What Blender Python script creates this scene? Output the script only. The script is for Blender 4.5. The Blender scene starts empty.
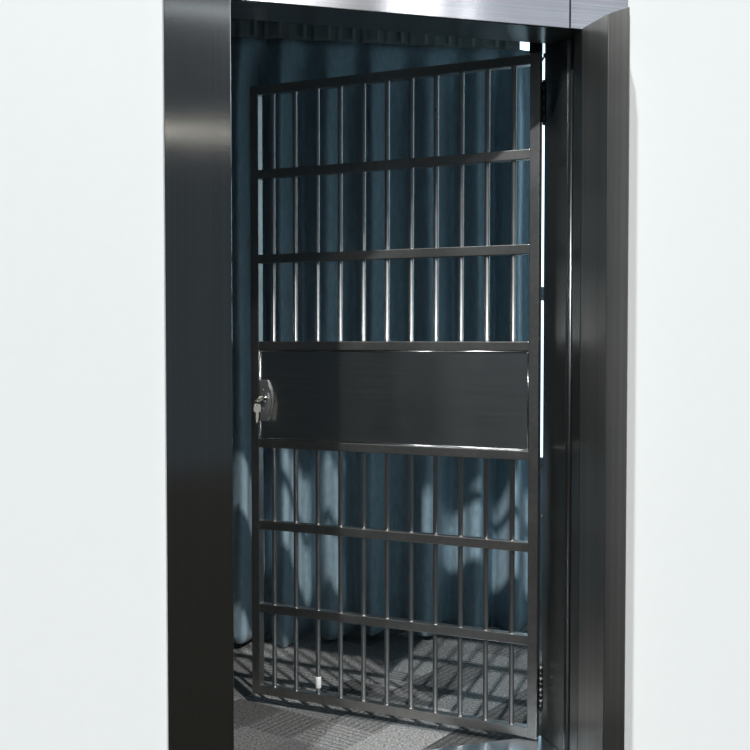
import bpy, bmesh, math, random
from mathutils import Vector, Matrix
random.seed(4)
C = bpy.context.scene.collection
S = bpy.context.scene
PI = math.pi
CAMH = 1.187

# ------------------------------------------------------------------ helpers
def mesh_obj(name, bm, m, parent=None, smooth=False, recalc=True):
    if recalc:
        bmesh.ops.recalc_face_normals(bm, faces=bm.faces[:])
    me = bpy.data.meshes.new(name)
    bm.to_mesh(me); bm.free()
    me.materials.append(m)
    if smooth:
        for p in me.polygons: p.use_smooth = True
    o = bpy.data.objects.new(name, me); C.objects.link(o)
    if parent: o.parent = parent
    return o

def box(bm, x0, x1, y0, y1, z0, z1, bev=0.0):
    g = bmesh.ops.create_cube(bm, size=1.0)
    vs = g['verts']
    for v in vs:
        v.co.x = x0 + (v.co.x + .5) * (x1 - x0)
        v.co.y = y0 + (v.co.y + .5) * (y1 - y0)
        v.co.z = z0 + (v.co.z + .5) * (z1 - z0)
    if bev > 0:
        es = set()
        for v in vs:
            for e in v.link_edges: es.add(e)
        bmesh.ops.bevel(bm, geom=list(es), offset=bev, segments=2, affect='EDGES', profile=.6)

def prism(bm, pts, z0, z1, bev=0.0):
    """outline pts in x,y extruded along z"""
    a = [bm.verts.new((x, y, z0)) for x, y in pts]
    b = [bm.verts.new((x, y, z1)) for x, y in pts]
    n = len(pts)
    fs = [bm.faces.new(a[::-1]), bm.faces.new(b)]
    for i in range(n):
        fs.append(bm.faces.new((a[i], a[(i+1) % n], b[(i+1) % n], b[i])))
    if bev > 0:
        es = set()
        for f in fs:
            for e in f.edges: es.add(e)
        bmesh.ops.bevel(bm, geom=list(es), offset=bev, segments=2, affect='EDGES', profile=.6)

def prism_x(bm, pts, x0, x1):
    a = [bm.verts.new((x0, y, z_)) for y, z_ in pts]; b = [bm.verts.new((x1, y, z_)) for y, z_ in pts]
    bm.faces.new(a); bm.faces.new(b[::-1]); n = len(pts)
    for i in range(n): bm.faces.new((a[i], a[(i+1) % n], b[(i+1) % n], b[i]))

def tube(bm, pts, r, n=16, cap=True):
    """swept circle along a polyline; r may be a list"""
    pts = [Vector(p) for p in pts]
    rs = r if isinstance(r, (list, tuple)) else [r] * len(pts)
    rings = []
    prev = None
    for i, p in enumerate(pts):
        if i == 0: t = pts[1] - p
        elif i == len(pts) - 1: t = p - pts[i-1]
        else: t = pts[i+1] - pts[i-1]
        t.normalize()
        if prev is None:
            ref = Vector((0, 0, 1)) if abs(t.z) < .9 else Vector((1, 0, 0))
            u = t.cross(ref).normalized()
        else:
            u = (prev - t * prev.dot(t)).normalized()
        prev = u
        w = t.cross(u)
        rings.append([bm.verts.new(p + (u * math.cos(2*PI*k/n) + w * math.sin(2*PI*k/n)) * rs[i]) for k in range(n)])
    for a, b in zip(rings, rings[1:]):
        for k in range(n):
            bm.faces.new((a[k], a[(k+1) % n], b[(k+1) % n], b[k]))
    if cap:
        bm.faces.new(rings[0][::-1]); bm.faces.new(rings[-1])

def tag(o, label=None, cat=None, group=None, kind=None):
    if label: o['label'] = label
    if cat: o['category'] = cat
    if group: o['group'] = group
    if kind: o['kind'] = kind
    return o

def empty(name, loc, rz=0):
    o = bpy.data.objects.new(name, None); C.objects.link(o)
    o.location = loc; o.rotation_euler = (0, 0, rz)
    o.empty_display_size = .1
    return o

# ------------------------------------------------------------------ materials
def new_mat(name):
    m = bpy.data.materials.new(name); m.use_nodes = True
    nt = m.node_tree
    return m, nt, nt.nodes['Principled BSDF']

def steel(name, col, rough, aniso, grain, tangent=(0, 0, 1), bump=.02, var=.25):
    """brushed stainless steel; grain = noise scale per object axis, tangent = brushing direction"""
    m, nt, b = new_mat(name)
    tc = nt.nodes.new('ShaderNodeTexCoord')
    mp = nt.nodes.new('ShaderNodeMapping'); mp.inputs['Scale'].default_value = grain
    nz = nt.nodes.new('ShaderNodeTexNoise'); nz.inputs['Scale'].default_value = 1; nz.inputs['Detail'].default_value = 5
    nt.links.new(tc.outputs['Object'], mp.inputs['Vector']); nt.links.new(mp.outputs[0], nz.inputs['Vector'])
    # slow, large patches of wear
    n2 = nt.nodes.new('ShaderNodeTexNoise'); n2.inputs['Scale'].default_value = 5; n2.inputs['Detail'].default_value = 3
    nt.links.new(tc.outputs['Object'], n2.inputs['Vector'])
    mr = nt.nodes.new('ShaderNodeMapRange')
    mr.inputs['From Min'].default_value = .3; mr.inputs['From Max'].default_value = .7
    mr.inputs['To Min'].default_value = 1 - var; mr.inputs['To Max'].default_value = 1 + var * .3
    nt.links.new(nz.outputs['Fac'], mr.inputs['Value'])
    mx = nt.nodes.new('ShaderNodeMix'); mx.data_type = 'RGBA'; mx.blend_type = 'MULTIPLY'
    mx.inputs['Factor'].default_value = 1
    mx.inputs['A'].default_value = (*col, 1)
    nt.links.new(mr.outputs[0], mx.inputs['B'])
    nt.links.new(mx.outputs['Result'], b.inputs['Base Color'])
    r2 = nt.nodes.new('ShaderNodeMapRange')
    r2.inputs['To Min'].default_value = rough * .8; r2.inputs['To Max'].default_value = rough * 1.25
    nt.links.new(n2.outputs['Fac'], r2.inputs['Value']); nt.links.new(r2.outputs[0], b.inputs['Roughness'])
    b.inputs['Metallic'].default_value = 1
    if aniso:
        b.inputs['Anisotropic'].default_value = aniso
        cx = nt.nodes.new('ShaderNodeCombineXYZ')
        for k in range(3): cx.inputs[k].default_value = tangent[k]
        nt.links.new(cx.outputs[0], b.inputs['Tangent'])
    bp = nt.nodes.new('ShaderNodeBump'); bp.inputs['Strength'].default_value = bump; bp.inputs['Distance'].default_value = .002
    nt.links.new(nz.outputs['Fac'], bp.inputs['Height']); nt.links.new(bp.outputs[0], b.inputs['Normal'])
    return m

def plain(name, col, rough=.6, metal=0, noise=0, nscale=40, bump=0):
    m, nt, b = new_mat(name)
    b.inputs['Roughness'].default_value = rough; b.inputs['Metallic'].default_value = metal
    tc = nt.nodes.new('ShaderNodeTexCoord')
    nz = nt.nodes.new('ShaderNodeTexNoise'); nz.inputs['Scale'].default_value = nscale; nz.inputs['Detail'].default_value = 4
    nt.links.new(tc.outputs['Object'], nz.inputs['Vector'])
    mr = nt.nodes.new('ShaderNodeMapRange'); mr.inputs['To Min'].default_value = 1 - noise; mr.inputs['To Max'].default_value = 1 + noise
    nt.links.new(nz.outputs['Fac'], mr.inputs['Value'])
    mx = nt.nodes.new('ShaderNodeMix'); mx.data_type = 'RGBA'; mx.blend_type = 'MULTIPLY'
    mx.inputs['Factor'].default_value = 1; mx.inputs['A'].default_value = (*col, 1)
    nt.links.new(mr.outputs[0], mx.inputs['B']); nt.links.new(mx.outputs['Result'], b.inputs['Base Color'])
    if bump:
        bp = nt.nodes.new('ShaderNodeBump'); bp.inputs['Strength'].default_value = bump; bp.inputs['Distance'].default_value = .003
        nt.links.new(nz.outputs['Fac'], bp.inputs['Height']); nt.links.new(bp.outputs[0], b.inputs['Normal'])
    return m

ANG = math.atan2(.2673, .9636)            # the front of the doorway recedes to the right
UX, UY = math.cos(ANG), math.sin(ANG)
M = {}
M['jamb'] = steel('steel_brushed_upright', (.52, .53, .535), .14, .85, (150, 150, .5), (UX, UY, 0), bump=0, var=.10)
M['lintel'] = steel('steel_brushed_lengthwise', (.60, .61, .64), .20, .94, (1.5, 200, 260), (0, 0, 1), bump=.0, var=.16)
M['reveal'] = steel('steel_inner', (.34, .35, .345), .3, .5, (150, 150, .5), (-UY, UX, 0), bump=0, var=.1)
M['leaf'] = steel('steel_leaf', (.52, .505, .48), .36, .6, (120, 120, .4), (UX, UY, 0), bump=0, var=.14)
M['tube'] = steel('steel_tube', (.42, .41, .395), .35, 0, (60, 60, 60), bump=.0, var=.12)
M['bar'] = steel('steel_round_bar', (.50, .50, .495), .30, 0, (60, 60, 20), bump=0, var=.1)
M['panel'] = steel('steel_panel', (.62, .62, .61), .24, .5, (3, 90, 160), (0, 0, 1), bump=.02, var=.14)
M['lip'] = steel('steel_lip', (.8, .82, .84), .16, 0, (30, 30, 30), bump=0, var=.1)
M['sill'] = steel('steel_sill', (.62, .66, .70), .3, 0, (2, 80, 80), bump=.01, var=.15)
M['lock'] = steel('polished_lock', (.62, .62, .62), .14, 0, (40, 40, 40), bump=0, var=.1)
M['lock_plate'] = steel('satin_lock_plate', (.85, .85, .84), .42, 0, (40, 40, 40), bump=0, var=.1)
M['brass'] = plain('nickel_brass', (.80, .79, .68), .4, metal=.35, noise=.08)
M['hinge'] = steel('hinge_dark', (.12, .12, .12), .35, 0, (60, 60, 60), bump=0, var=.2)
M['rubber'] = plain('gasket_rubber', (.012, .012, .012), .5, noise=.1)
M['wall'] = plain('white_paint', (.72, .745, .748), .5, noise=.015, nscale=30, bump=.03)
M['inner_wall'] = plain('grey_paint', (.36, .38, .39), .8, noise=.03, nscale=20, bump=.03)
M['dark_floor'] = plain('dark_reflection_floor', (.016, .015, .012), 1.0, noise=.2, nscale=12)  # unseen outer floor, made dark so the steel frame reflects darkly
for n_ in M['dark_floor'].node_tree.nodes:
    if n_.type == 'BSDF_PRINCIPLED': n_.inputs['Specular IOR Level'].default_value = .05
M['ceiling'] = plain('dull_ceiling', (.16, .15, .14), .9, noise=.05, nscale=20)
M['tape'] = plain('white_tape', (.85, .86, .84), .45, noise=.04, nscale=80)
M['track'] = plain('track_grey', (.10, .10, .10), .4, metal=.6, noise=.05)
M['win_frame'] = plain('window_aluminium', (.20, .21, .22), .4, metal=.6, noise=.05)

def curtain_mat(name, col, weave=900):
    m, nt, b = new_mat(name)
    tc = nt.nodes.new('ShaderNodeTexCoord')
    n1 = nt.nodes.new('ShaderNodeTexNoise'); n1.inputs['Scale'].default_value = 55; n1.inputs['Detail'].default_value = 6
    mp = nt.nodes.new('ShaderNodeMapping'); mp.inputs['Scale'].default_value = (1, 1, .45)
    nt.links.new(tc.outputs['Object'], mp.inputs['Vector']); nt.links.new(mp.outputs[0], n1.inputs['Vector'])
    mr = nt.nodes.new('ShaderNodeMapRange'); mr.inputs['From Min'].default_value = .3; mr.inputs['From Max'].default_value = .7
    mr.inputs['To Min'].default_value = .85; mr.inputs['To Max'].default_value = 1.15
    nt.links.new(n1.outputs['Fac'], mr.inputs['Value'])
    mx = nt.nodes.new('ShaderNodeMix'); mx.data_type = 'RGBA'; mx.blend_type = 'MULTIPLY'
    mx.inputs['Factor'].default_value = 1; mx.inputs['A'].default_value = (*col, 1)
    nt.links.new(mr.outputs[0], mx.inputs['B']); nt.links.new(mx.outputs['Result'], b.inputs['Base Color'])
    b.inputs['Roughness'].default_value = .62
    b.inputs['Sheen Weight'].default_value = .25
    b.inputs['Sheen Roughness'].default_value = .5
    bp = nt.nodes.new('ShaderNodeBump'); bp.inputs['Strength'].default_value = .25; bp.inputs['Distance'].default_value = .004
    nt.links.new(n1.outputs['Fac'], bp.inputs['Height']); nt.links.new(bp.outputs[0], b.inputs['Normal'])
    return m
M['curtain'] = curtain_mat('teal_blue_drape', (.285, .40, .465))
M['stitch'] = plain('pale_stitching', (.30, .32, .32), .8, noise=.08)
M['heading'] = curtain_mat('heading_tape_grey', (.15, .17, .17))

def carpet_mat():
    m, nt, b = new_mat('grey_pattern_carpet_tiles')
    N = nt.nodes.new; L = nt.links.new
    tc = N('ShaderNodeTexCoord')
    mp = N('ShaderNodeMapping'); mp.inputs['Rotation'].default_value = (0, 0, .62); mp.inputs['Scale'].default_value = (5.5, 5.5, 5.5)
    L(tc.outputs['Object'], mp.inputs['Vector'])
    fl = N('ShaderNodeVectorMath'); fl.operation = 'FLOOR'; L(mp.outputs[0], fl.inputs[0])
    wn = N('ShaderNodeTexWhiteNoise'); wn.noise_dimensions = '3D'; L(fl.outputs[0], wn.inputs['Vector'])
    sp = N('ShaderNodeSeparateXYZ'); L(mp.outputs[0], sp.inputs[0])
    # ribbed lines running one way or the other, tile by tile
    gt = N('ShaderNodeMath'); gt.operation = 'GREATER_THAN'; gt.inputs[1].default_value = .5; L(wn.outputs['Value'], gt.inputs[0])
    mxc = N('ShaderNodeMix'); mxc.data_type = 'FLOAT'
    L(gt.outputs[0], mxc.inputs['Factor']); L(sp.outputs['X'], mxc.inputs['A']); L(sp.outputs['Y'], mxc.inputs['B'])
    ml = N('ShaderNodeMath'); ml.operation = 'MULTIPLY'; ml.inputs[1].default_value = 2*PI*8; L(mxc.outputs['Result'], ml.inputs[0])
    sn = N('ShaderNodeMath'); sn.operation = 'SINE'; L(ml.outputs[0], sn.inputs[0])
    rib = N('ShaderNodeMapRange'); rib.inputs['From Min'].default_value = .2; rib.inputs['From Max'].default_value = 1
    rib.inputs['To Min'].default_value = 1; rib.inputs['To Max'].default_value = .58
    L(sn.outputs[0], rib.inputs['Value'])
    # only some tiles show the ribbing
    sc = N('ShaderNodeSeparateColor'); L(wn.outputs['Color'], sc.inputs[0])
    g2 = N('ShaderNodeMath'); g2.operation = 'GREATER_THAN'; g2.inputs[1].default_value = .45; L(sc.outputs['Green'], g2.inputs[0])
    rb = N('ShaderNodeMix'); rb.data_type = 'FLOAT'; rb.inputs['A'].default_value = 1
    L(g2.outputs[0], rb.inputs['Factor']); L(rib.outputs[0], rb.inputs['B'])
    tone = N('ShaderNodeMapRange'); tone.inputs['To Min'].default_value = .09; tone.inputs['To Max'].default_value = .29
    L(sc.outputs['Red'], tone.inputs['Value'])
    nz = N('ShaderNodeTexNoise'); nz.inputs['Scale'].default_value = 130; nz.inputs['Detail'].default_value = 6
    L(tc.outputs['Object'], nz.inputs['Vector'])
    nr = N('ShaderNodeMapRange'); nr.inputs['From Min'].default_value = .3; nr.inputs['From Max'].default_value = .7
    nr.inputs['To Min'].default_value = .35; nr.inputs['To Max'].default_value = 1.65
    L(nz.outputs['Fac'], nr.inputs['Value'])
    a = N('ShaderNodeMath'); a.operation = 'MULTIPLY'; L(tone.outputs[0], a.inputs[0]); L(rb.outputs['Result'], a.inputs[1])
    c = N('ShaderNodeMath'); c.operation = 'MULTIPLY'; L(a.outputs[0], c.inputs[0]); L(nr.outputs[0], c.inputs[1])
    col = N('ShaderNodeMix'); col.data_type = 'RGBA'; col.blend_type = 'MULTIPLY'; col.inputs['Factor'].default_value = 1
    col.inputs['A'].default_value = (1, 1.0, .98, 1); L(c.outputs[0], col.inputs['B'])
    L(col.outputs['Result'], b.inputs['Base Color'])
    b.inputs['Roughness'].default_value = .95
    b.inputs['Specular IOR Level'].default_value = .15
    bp = N('ShaderNodeBump'); bp.inputs['Strength'].default_value = .5; bp.inputs['Distance'].default_value = .004
    L(c.outputs[0], bp.inputs['Height']); L(bp.outputs[0], b.inputs['Normal'])
    return m
M['carpet'] = carpet_mat()

def lit_pane(name, col, strength):
    m, nt, b = new_mat(name)
    b.inputs['Base Color'].default_value = (.6, .65, .7, 1); b.inputs['Roughness'].default_value = .05
    b.inputs['Emission Color'].default_value = (*col, 1); b.inputs['Emission Strength'].default_value = strength
    return m
M['daylight'] = lit_pane('daylit_glass', (.62, .86, 1.0), 2.6)

# ------------------------------------------------------------------ setting
def struct(name, bm, m, label=None):
    o = mesh_obj(name, bm, m); o['kind'] = 'structure'
    if label: o['label'] = label
    return o


O0 = Vector((-.3475, 2.5555, 0))
def F(u, v, z=0): return Vector((O0.x + u*UX - v*UY, O0.y + u*UY + v*UX, z))
H = CAMH + .82          # underside of the lintel
OUT_L, OUT_R, TOP = -.159, 1.062, H + .17
WID = .929

def struct_local(name, bm, m, label=None):
    o = struct(name, bm, m, label)
    o.location = O0; o.rotation_euler = (0, 0, ANG)
    return o
bm = bmesh.new()
prism(bm, [(-3.0, .012), (OUT_L, .012), (OUT_L, .16), (-3.0, .16)], 0, TOP)
prism(bm, [(OUT_R, .012), (3.2, .012), (3.2, .16), (OUT_R, .16)], 0, TOP)
prism(bm, [(-3.0, .012), (3.2, .012), (3.2, .16), (-3.0, .16)], TOP, 3.0)
struct_local('wall_front', bm, M['wall'], 'white painted wall around the steel doorway')

bm = bmesh.new()
fa, fb = F(-3, .003), F(4.2, .003)
prism(bm, [(fa.x, fa.y), (fb.x, fb.y), (fb.x, 4.75), (fa.x, 4.75)], -.08, 0)
struct('floor', bm, M['carpet'], 'grey patterned carpet tile floor inside the doorway')
bm = bmesh.new()
fa, fb = F(-3, .001), F(4.2, .001)
prism(bm, [(fa.x, fa.y), (fa.x, -4), (fb.x, -4), (fb.x, fb.y)], -.08, 0)
struct('floor', bm, M['dark_floor'], 'unseen floor in front of the doorway, made dark for the steel reflections')
# inner room
YB = 4.62
W0, W1, WZ0, WZ1 = .56, 1.75, .635, 2.56
bm = bmesh.new()
box(bm, -2.2, W0, YB, YB+.1, 0, 2.66); box(bm, W1, 2.6, YB, YB+.1, 0, 2.66)
box(bm, W0, W1, YB, YB+.1, 0, WZ0); box(bm, W0, W1, YB, YB+.1, WZ1, 2.66)
struct('wall_back', bm, M['inner_wall'])
bm = bmesh.new(); box(bm, 2.2, 2.3, 3.55, YB, 0, 2.66); struct('wall_right', bm, M['inner_wall'])
bm = bmesh.new(); box(bm, -2.0, -1.9, 2.42, YB, 0, 2.66); struct('wall_left', bm, M['inner_wall'])
bm = bmesh.new()
p = [F(-1.75, .16), F(2.75, .16)]
prism(bm, [(p[0].x, p[0].y), (p[1].x, p[1].y), (2.3, YB+.1), (-2.0, YB+.1)], 2.66, 2.74)
struct('ceiling', bm, M['ceiling'])
bm = bmesh.new()
fw = .035
box(bm, W0, W1, YB-.02, YB+.06, WZ0, WZ0+fw, .003); box(bm, W0, W1, YB-.02, YB+.06, WZ1-fw, WZ1, .003)
for x in (W0, .98, 1.36, W1-fw): box(bm, x, x+fw, YB-.015, YB+.055, WZ0+fw, WZ1-fw, .003)
box(bm, W0+fw, W1-fw, YB-.012, YB+.05, 1.36, 1.42, .003)
wf = struct('window_1', bm, M['win_frame'], 'daylit window past the right edge of the curtain')
bm = bmesh.new(); box(bm, W0+.01, W1-.01, YB+.015, YB+.025, WZ0+.01, WZ1-.01)
mesh_obj('pane', bm, M['daylight'], wf)

# ------------------------------------------------------------------ steel door frame
fr = empty('door_frame', O0, ANG)
tag(fr, 'brushed stainless steel vault door frame set in the white wall', 'door frame')
bm = bmesh.new()
prism(bm, [(OUT_L, 0), (0, 0), (0, .07), (.012, .085), (.012, .15), (-.02, .15), (-.02, .2), (OUT_L, .2)], 0, H, .0015)
mesh_obj('jamb', bm, M['jamb'], fr)
bm = bmesh.new()
box(bm, OUT_L, .002, 0, .2, H, TOP, .0015)
mesh_obj('corner_plate', bm, M['jamb'], fr)
# right jamb: front return, recess with a bright bead, deep inner reveal
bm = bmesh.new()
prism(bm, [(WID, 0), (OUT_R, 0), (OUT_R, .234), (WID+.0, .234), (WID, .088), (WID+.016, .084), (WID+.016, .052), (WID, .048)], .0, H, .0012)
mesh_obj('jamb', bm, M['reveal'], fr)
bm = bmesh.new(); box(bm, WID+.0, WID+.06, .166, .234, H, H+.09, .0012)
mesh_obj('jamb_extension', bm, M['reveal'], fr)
bm = bmesh.new(); tube(bm, [(WID+.004, .068, .03), (WID+.004, .068, H-.09)], .0055, 10)
mesh_obj('bead', bm, M['bar'], fr, True)
bm = bmesh.new(); box(bm, WID+.010, WID+.015, .053, .083, .026, H-.002)
mesh_obj('gasket', bm, M['rubber'], fr)
# lintel in two plates with a seam
bm = bmesh.new(); box(bm, .003, .8925, 0, .008, H, TOP, .0015)
mesh_obj('lintel', bm, M['lintel'], fr)
bm = bmesh.new(); box(bm, .8945, OUT_R, -.001, .008, H, TOP, .0015)
mesh_obj('lintel', bm, M['lintel'], fr)
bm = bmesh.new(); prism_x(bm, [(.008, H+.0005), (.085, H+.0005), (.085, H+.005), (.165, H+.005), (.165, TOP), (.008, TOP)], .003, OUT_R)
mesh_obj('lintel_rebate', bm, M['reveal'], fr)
bm = bmesh.new(); prism(bm, [(.003, .002), (WID-.001, .002), (WID-.001, .234), (.003, .20)], 0, .034, .003)
mesh_obj('threshold', bm, M['sill'], fr)

# ------------------------------------------------------------------ swung-open vault door leaf at right
P0 = (.5458, 2.796); 
def L2(px, y2):         # to door-frame local coordinates
    d = Vector((px, y2)) - Vector((O0.x, O0.y))
    return (d.x*UX + d.y*UY, -d.x*UY + d.y*UX)
vd = empty('vault_door', O0, ANG)
tag(vd, 'thick steel vault door leaf swung open, only its edge showing at right', 'vault door')
a0 = L2(.5485, 2.793); a1 = L2(.588, 2.674); a2 = L2(.629, 2.622); a3 = L2(.668, 2.79)
a0 = (a0[0], -.006); a3 = (a3[0], -.006)
bm = bmesh.new()
prism(bm, [a0, a1, (a1[0]+.06, a1[1]+.0), a3], .03, H+.003, .0015)
mesh_obj('leaf_edge', bm, M['leaf'], vd)
bm = bmesh.new()
prism(bm, [(a1[0]+.001, a1[1]-.001), a2, (a3[0]+.012, -.006), (a3[0]+.001, -.006), (a1[0]+.061, a1[1]-.001)], .03, H+.003, .0015)
mesh_obj('leaf_face', bm, M['leaf'], vd)

# ------------------------------------------------------------------ barred gate
HX, HY = .471, 3.0
GA = math.atan2(.39, -.857)           # gate points from its hinges to the far left
GL = .950
gate = empty('barred_gate', (HX, HY, 0), GA)
tag(gate, 'grey steel barred security gate with a solid middle panel, standing ajar', 'gate')
# local x runs to the free end; local +y faces the viewer's far side or near side
near = -1 if (Matrix.Rotation(GA, 2) @ Vector((0, 1))).y > 0 else 1
T = .0145
z = lambda h: CAMH + h
RAILS = [.794, .528, .259, -.018, -.332, -.596, -.866, -1.134]
bm = bmesh.new(); box(bm, 0, 2*T, -T, T, z(-1.150), z(.809), .002); mesh_obj('stile', bm, M['tube'], gate)
bm = bmesh.new(); box(bm, GL-2*T, GL, -T, T, z(-1.150), z(.809), .002); mesh_obj('stile', bm, M['tube'], gate)
for i, h in enumerate(RAILS):
    bm = bmesh.new(); t = .014 if i not in (3, 4) else .0135
    box(bm, 2*T-.001, GL-2*T+.001, -T+.0005, T-.0005, z(h)-t, z(h)+t, .002)
    mesh_obj('rail', bm, M['tube'], gate)
nb = 11
inner0, inner1 = 2*T, GL-2*T
for sec in ((0, 3), (4, 7)):
    for k in range(nb):
        x = .080 + .0794 * k
        zt, zb = z(RAILS[sec[0]])-.013, z(RAILS[sec[1]])+.013
        bm = bmesh.new()
        tube(bm, [(x, 0, zb), (x, 0, zb+.004), (x, 0, zt-.004), (x, 0, zt)], [.0098, .0075, .0075, .0098], 20)
        b = mesh_obj('bar', bm, M['bar'], gate, True)
        if sec[0] == 4 and k == 8:
            bm = bmesh.new()
            tube(bm, [(x, 0, z(-1.134)+.030), (x, 0, z(-1.134)+.034), (x, 0, z(-1.134)+.064), (x, 0, z(-1.134)+.068)], [.0078, .0095, .0095, .0078], 16)
            tp = mesh_obj('tape', bm, M['tape'], b, True); tp['label'] = 'white sticker wrapped around the bar'
# panel with an added bright bead: flange lip plus lit rail and stile edges
pz0, pz1 = z(RAILS[4])+.0135, z(RAILS[3])-.0135
bm = bmesh.new(); box(bm, inner0-.001, inner1+.001, -.009, .009, pz0-.001, pz1+.001)
pn = mesh_obj('panel', bm, M['panel'], gate)
bm = bmesh.new(); yl = near*.0105; r = .0024
tube(bm, [(inner0+r, yl, pz0+r), (inner1-r, yl, pz0+r)], r, 8)
tube(bm, [(inner0+r, yl, pz1-r), (inner1-r, yl, pz1-r)], r, 8)
tube(bm, [(inner0+r, yl, pz0+r), (inner0+r, yl, pz1-r)], r, 8)
tube(bm, [(inner1-r, yl, pz0+r), (inner1-r, yl, pz1-r)], r, 8)
mesh_obj('lit_edge_bead', bm, M['lip'], pn, True)
# lock: case with a bowed inner edge, cylinder, screws
lz = z(-.194)
lk_x1 = inner1-.004
bm = bmesh.new()
pts = []
for k in range(13):
    t = -1 + 2*k/12
    pts.append((lk_x1-.026-.017*(1-t*t), lz+.066*t))
pts += [(lk_x1, lz+.066), (lk_x1, lz-.066)]
yn0, yn1 = near*.009, near*.017
a = [bm.verts.new((x, yn0, zz)) for x, zz in pts]; b = [bm.verts.new((x, yn1, zz)) for x, zz in pts]
bm.faces.new(a); bm.faces.new(b[::-1])
for i in range(len(pts)): bm.faces.new((a[i], a[(i+1) % len(pts)], b[(i+1) % len(pts)], b[i]))
bmesh.ops.recalc_face_normals(bm, faces=bm.faces[:])
bmesh.ops.bevel(bm, geom=[e for e in bm.edges], offset=.0015, segments=2, affect='EDGES')
lock = mesh_obj('lock', bm, M['lock_plate'], gate)
# bright rim strip following the bow
bm = bmesh.new(); tube(bm, [(x-.0008, near*.0165, zz) for x, zz in pts[:13]], .0013, 8); mesh_obj('lock_rim', bm, M['lip'], lock, True)
cx = lk_x1-.019
bm = bmesh.new(); tube(bm, [(cx, near*.016, lz+.006), (cx, near*.024, lz+.006), (cx, near*.030, lz+.006), (cx, near*.031, lz+.006)], [.0135, .0135, .0115, .006], 20)
mesh_obj('lock_cylinder', bm, M['lock'], lock, True)
for dx, dz in ((.006, -.028), (-.012, .022), (.006, .034)):
    bm = bmesh.new(); tube(bm, [(cx+dx, near*.016, lz+dz), (cx+dx, near*.019, lz+dz)], [.0035, .0026], 12)
    mesh_obj('screw', bm, M['lip'], lock)
# hinges
def hinge(zc, hh, par=gate):
    bm = bmesh.new()
    n = 4
    for k in range(n):
        z0 = zc-hh/2+hh*k/n
        tube(bm, [(-.0075, .0, z0+.001), (-.0075, .0, z0+hh/n-.001)], .0072, 14)
    h = mesh_obj('hinge', bm, M['hinge'], par, True)
    bm = bmesh.new(); tube(bm, [(-.0075, 0, zc-hh/2-.006), (-.0075, 0, zc+hh/2+.006)], .0035, 10)
    mesh_obj('hinge_pin', bm, M['hinge'], h, True)
hinge(z(.672), .115); hinge(z(-1.0), .13)
bm = bmesh.new(); tube(bm, [(-.001, 0, z(-.507)), (-.008, near*.004, z(-.500)), (-.012, near*.004, z(-.508))], .0022, 8)
mesh_obj('catch', bm, M['bar'], gate, True)
bm = bmesh.new(); box(bm, .0, .031, -.016, .016, z(.810), z(.900), .002); mesh_obj('pivot_block', bm, M['hinge'], gate)
bm = bmesh.new(); tube(bm, [(-.002, 0, z(.79)), (-.008, 0, z(.80)), (-.008, 0, z(.81))], .003, 8); mesh_obj('hook', bm, M['lip'], gate, True)

# keys in the lock: one pushed in and turned, one hanging from the ring
gm = Matrix.Translation((HX, HY, 0)) @ Matrix.Rotation(GA, 4, 'Z')
kp = gm @ Vector((cx, near*.031, lz+.006))
keys = empty('key_set', kp, GA)
tag(keys, 'two small pale metal keys on a ring hanging from the gate lock', 'keys')
def key_mesh(bm, n_side, rot, off, length):
    """flat key: bow in local x/z, blade towards -z before rotation"""
    mat = Matrix.Translation(off) @ rot
    start = len(bm.verts)
    b2 = bmesh.new()
    prof = [(-.011, .0), (-.012, .006), (-.0105, .020), (-.007, .024), (.007, .024), (.0105, .020), (.012, .006), (.011, 0),
            (.004, -.003), (.004, -length), (.002, -length-.003), (-.001, -length+.001), (-.0035, -length+.006), (-.0015, -length+.010), (-.004, -length+.014), (-.004, -.003)]
    lo = [b2.verts.new((x, -.0014, zz)) for x, zz in prof]; hi = [b2.verts.new((x, .0014, zz)) for x, zz in prof]
    # bow has a hole: build as ring of quads around the hole plus blade
    b2.faces.new(lo); b2.faces.new(hi[::-1])
    for i in range(len(prof)): b2.faces.new((lo[i], lo[(i+1) % len(prof)], hi[(i+1) % len(prof)], hi[i]))
    bmesh.ops.recalc_face_normals(b2, faces=b2.faces[:])
    bmesh.ops.transform(b2, matrix=mat, verts=b2.verts[:])
    me = bpy.data.meshes.new('tmp'); b2.to_mesh(me); b2.free(); bm.from_mesh(me); bpy.data.meshes.remove(me)
bm = bmesh.new()
R1 = Matrix.Rotation(PI/2*near, 4, 'X') @ Matrix.Rotation(.0, 4, 'Z')
R1 = Matrix.Rotation(.9, 4, 'Y') @ Matrix.Rotation(-PI/2*near, 4, 'X')
key_mesh(bm, 1, R1, Vector((0, near*.006, 0)), .004)
mesh_obj('key', bm, M['brass'], keys)
bm = bmesh.new(); n = 20; ry = near*.030
tube(bm, [(.009*math.sin(2*PI*k/n), ry+.003*math.sin(2*PI*k/n), -.010+.011*math.cos(2*PI*k/n)) for k in range(n+1)], .0011, 6, False)
mesh_obj('key_ring', bm, M['lip'], keys, True)
bm = bmesh.new(); key_mesh(bm, 1, Matrix.Rotation(.12, 4, 'Z'), Vector((.001, ry, -.038)), .034)
mesh_obj('key', bm, M['brass'], keys)

# ------------------------------------------------------------------ curtain
random.seed(11)
XA, XB = -1.35, .668
def base_y(x): return 4.075 + .135*(x+.53) + .012*math.sin(3*x)
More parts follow.
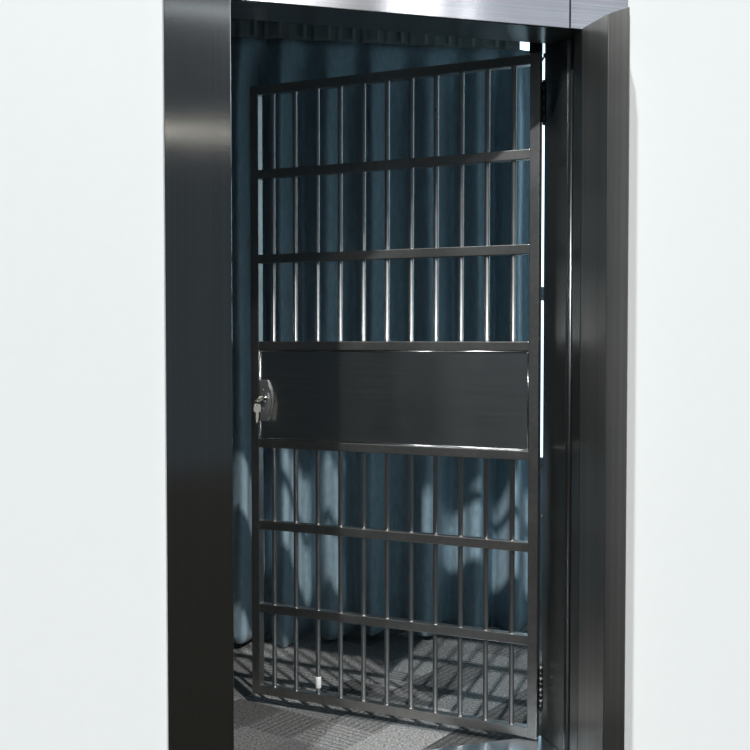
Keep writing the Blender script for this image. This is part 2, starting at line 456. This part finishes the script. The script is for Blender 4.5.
# fold stations with uneven spacing
stations = [XA-.1]
while stations[-1] < XB+.2: stations.append(stations[-1] + random.uniform(.070, .112))
amps = [(.050+random.random()*.036)*(1 if i % 2 else -1) for i in range(len(stations))]
def fold(x):
    for i in range(len(stations)-1):
        if stations[i] <= x < stations[i+1]:
            t = (x-stations[i])/(stations[i+1]-stations[i]); t = .5-.5*math.cos(PI*t)
            # squash: rounded fronts, tight backs
            return amps[i]*(1-t)+amps[i+1]*t
    return 0
CZ0, CZ1 = .022, CAMH+1.157
nx, nz_ = 520, 60
bm = bmesh.new(); rows = []
for j in range(nz_+1):
    tz = j/nz_; zz = CZ0+(CZ1-CZ0)*tz
    row = []
    for i in range(nx+1):
        x = XA+(XB-XA)*i/nx
        sway = .010*math.sin(2.1*zz+7*x)*(1-tz)
        k = .18+.95*min(1, (1-tz)*9)**.7
        flat = 1 if x < .57 else max(.15, 1-(x-.57)/.06)
        y = base_y(x)+fold(x+sway)*k*flat+.004*math.sin(31*x+3*zz)+.0025*math.sin(9*zz+23*x)
        zr = zz + (.012*math.sin(8*x+1)+.006*math.sin(21*x) if j == 0 else 0)
        row.append(bm.verts.new((x, y, zr)))
    rows.append(row)
for a, b in zip(rows, rows[1:]):
    for i in range(nx): bm.faces.new((a[i], a[i+1], b[i+1], b[i]))
cur = mesh_obj('curtain', bm, M['curtain'], None, True)
tag(cur, 'long pleated teal blue curtain hanging behind the barred gate', 'curtain')
sm = cur.modifiers.new('thick', 'SOLIDIFY'); sm.thickness = .003; sm.offset = 0
bm = bmesh.new(); rows = []
XH = .575
for j in range(5):
    zz = CZ1-.004+.075*j/4; row = []
    for i in range(400):
        x = XA+(XH-XA)*i/399
        ph = (x/.094) % 1
        ridge = -.008*math.exp(-((ph-.5)/.09)**2)
        y = base_y(x)+.10*fold(x)-.016+ridge*(1-.15*j)
        row.append(bm.verts.new((x, y, zz)))
    rows.append(row)
for a, b in zip(rows, rows[1:]):
    for i in range(399): bm.faces.new((a[i], a[i+1], b[i+1], b[i]))
hd = mesh_obj('heading_tape', bm, M['heading'], cur, True); hd['label'] = 'grey stitched heading along the curtain top'
sm = hd.modifiers.new('thick', 'SOLIDIFY'); sm.thickness = .003
q = XA+.047
while q < XH-.02:
    yy = base_y(q)-.0275
    bm = bmesh.new(); box(bm, q-.006, q+.006, yy-.002, yy+.002, CZ1+.002, CZ1+.066, .001)
    st = mesh_obj('stitched_tab', bm, M['stitch'], hd); st['label'] = 'pale stitched tab'
    q += .094
bm = bmesh.new()
pa = [(x, base_y(x)-.0) for x in (XA, -.7, 0, .75)]
zt = CZ1+.076
prism(bm, [(x, y-.02) for x, y in pa]+[(x, y+.02) for x, y in pa[::-1]], zt, zt+.03, .002)
rl = mesh_obj('curtain_rail', bm, M['track']); tag(rl, 'dark grey track carrying the curtain heading', 'curtain rail')
for x in (-1.1, -.3, .4):
    bm = bmesh.new(); box(bm, x-.012, x+.012, base_y(x)-.012, base_y(x)+.012, zt+.029, 2.662); mesh_obj('bracket', bm, M['track'], rl)

# ------------------------------------------------------------------ light
def sun(name, az, el, st, col, ang):
    """az: degrees to the right of straight behind the viewer"""
    l = bpy.data.lights.new(name, 'SUN'); l.energy = st; l.color = col; l.angle = math.radians(ang)
    o = bpy.data.objects.new(name, l); C.objects.link(o)
    a, e = math.radians(az), math.radians(el)
    to = Vector((math.sin(a)*math.cos(e), -math.cos(a)*math.cos(e), math.sin(e)))
    o.rotation_euler = to.to_track_quat('Z', 'Y').to_euler()
    o.location = to*6+Vector((0, 2.6, 1))
    return o
sun('sun_right', 26.5, 41, 2.7, (1, .99, .97), 1.6)
sun('sun_left', -19, 41, 2.3, (.96, .99, 1), 1.6)
def area(name, loc, target, sx, sy, power, col):
    l = bpy.data.lights.new(name, 'AREA'); l.shape = 'RECTANGLE'; l.size = sx; l.size_y = sy; l.energy = power; l.color = col
    o = bpy.data.objects.new(name, l); C.objects.link(o); o.location = loc
    o.rotation_euler = (Vector(loc)-Vector(target)).to_track_quat('Z', 'Y').to_euler()
    return o
area('ceiling_tube_far', (1.78, -3.05, 2.85), (1.4, -2.0, 0), 1.6, .07, 1.1, (1, .93, .8))
area('ceiling_tube_near', (.70, -.25, 2.9), (.6, .1, 0), .9, .08, .30, (.95, 1, 1))
area('lintel_glow_light', (2.35, .55, 2.9), (1.6, .9, 1.9), 1.5, 1.1, 5.5, (.88, .92, 1))  # added light, unseen, for the broad bluish glow along the lintel
area('lintel_glare_light', (1.68, .24, 2.88), (.1, 2.66, 2.0), .26, .26, 3.0, (1, 1, 1))  # added lamp, out of view, that makes the main glare on the lintel
area('lintel_glare_light', (1.96, .33, 2.88), (.2, 2.66, 2.0), .06, .2, .5, (1, 1, 1))  # second added lamp for the narrow glare streak on the lintel

w = bpy.data.worlds.new('World'); S.world = w; w.use_nodes = True
bg = w.node_tree.nodes['Background']; bg.inputs['Color'].default_value = (.75, .9, 1.0, 1); bg.inputs['Strength'].default_value = .068

# ------------------------------------------------------------------ camera
cd = bpy.data.cameras.new('camera'); cam = bpy.data.objects.new('camera', cd); C.objects.link(cam)
cam.location = (0, 0, CAMH); cam.rotation_euler = (PI/2-math.atan(35/1050), 0, 0)
cd.sensor_width = 36; cd.sensor_fit = 'HORIZONTAL'; cd.lens = 36*1050/750; cd.clip_start = .05
S.camera = cam
S.view_settings.view_transform = 'Standard'; S.view_settings.look = 'None'
S.view_settings.exposure = 0; S.view_settings.gamma = 1; S.view_settings.use_curve_mapping = False
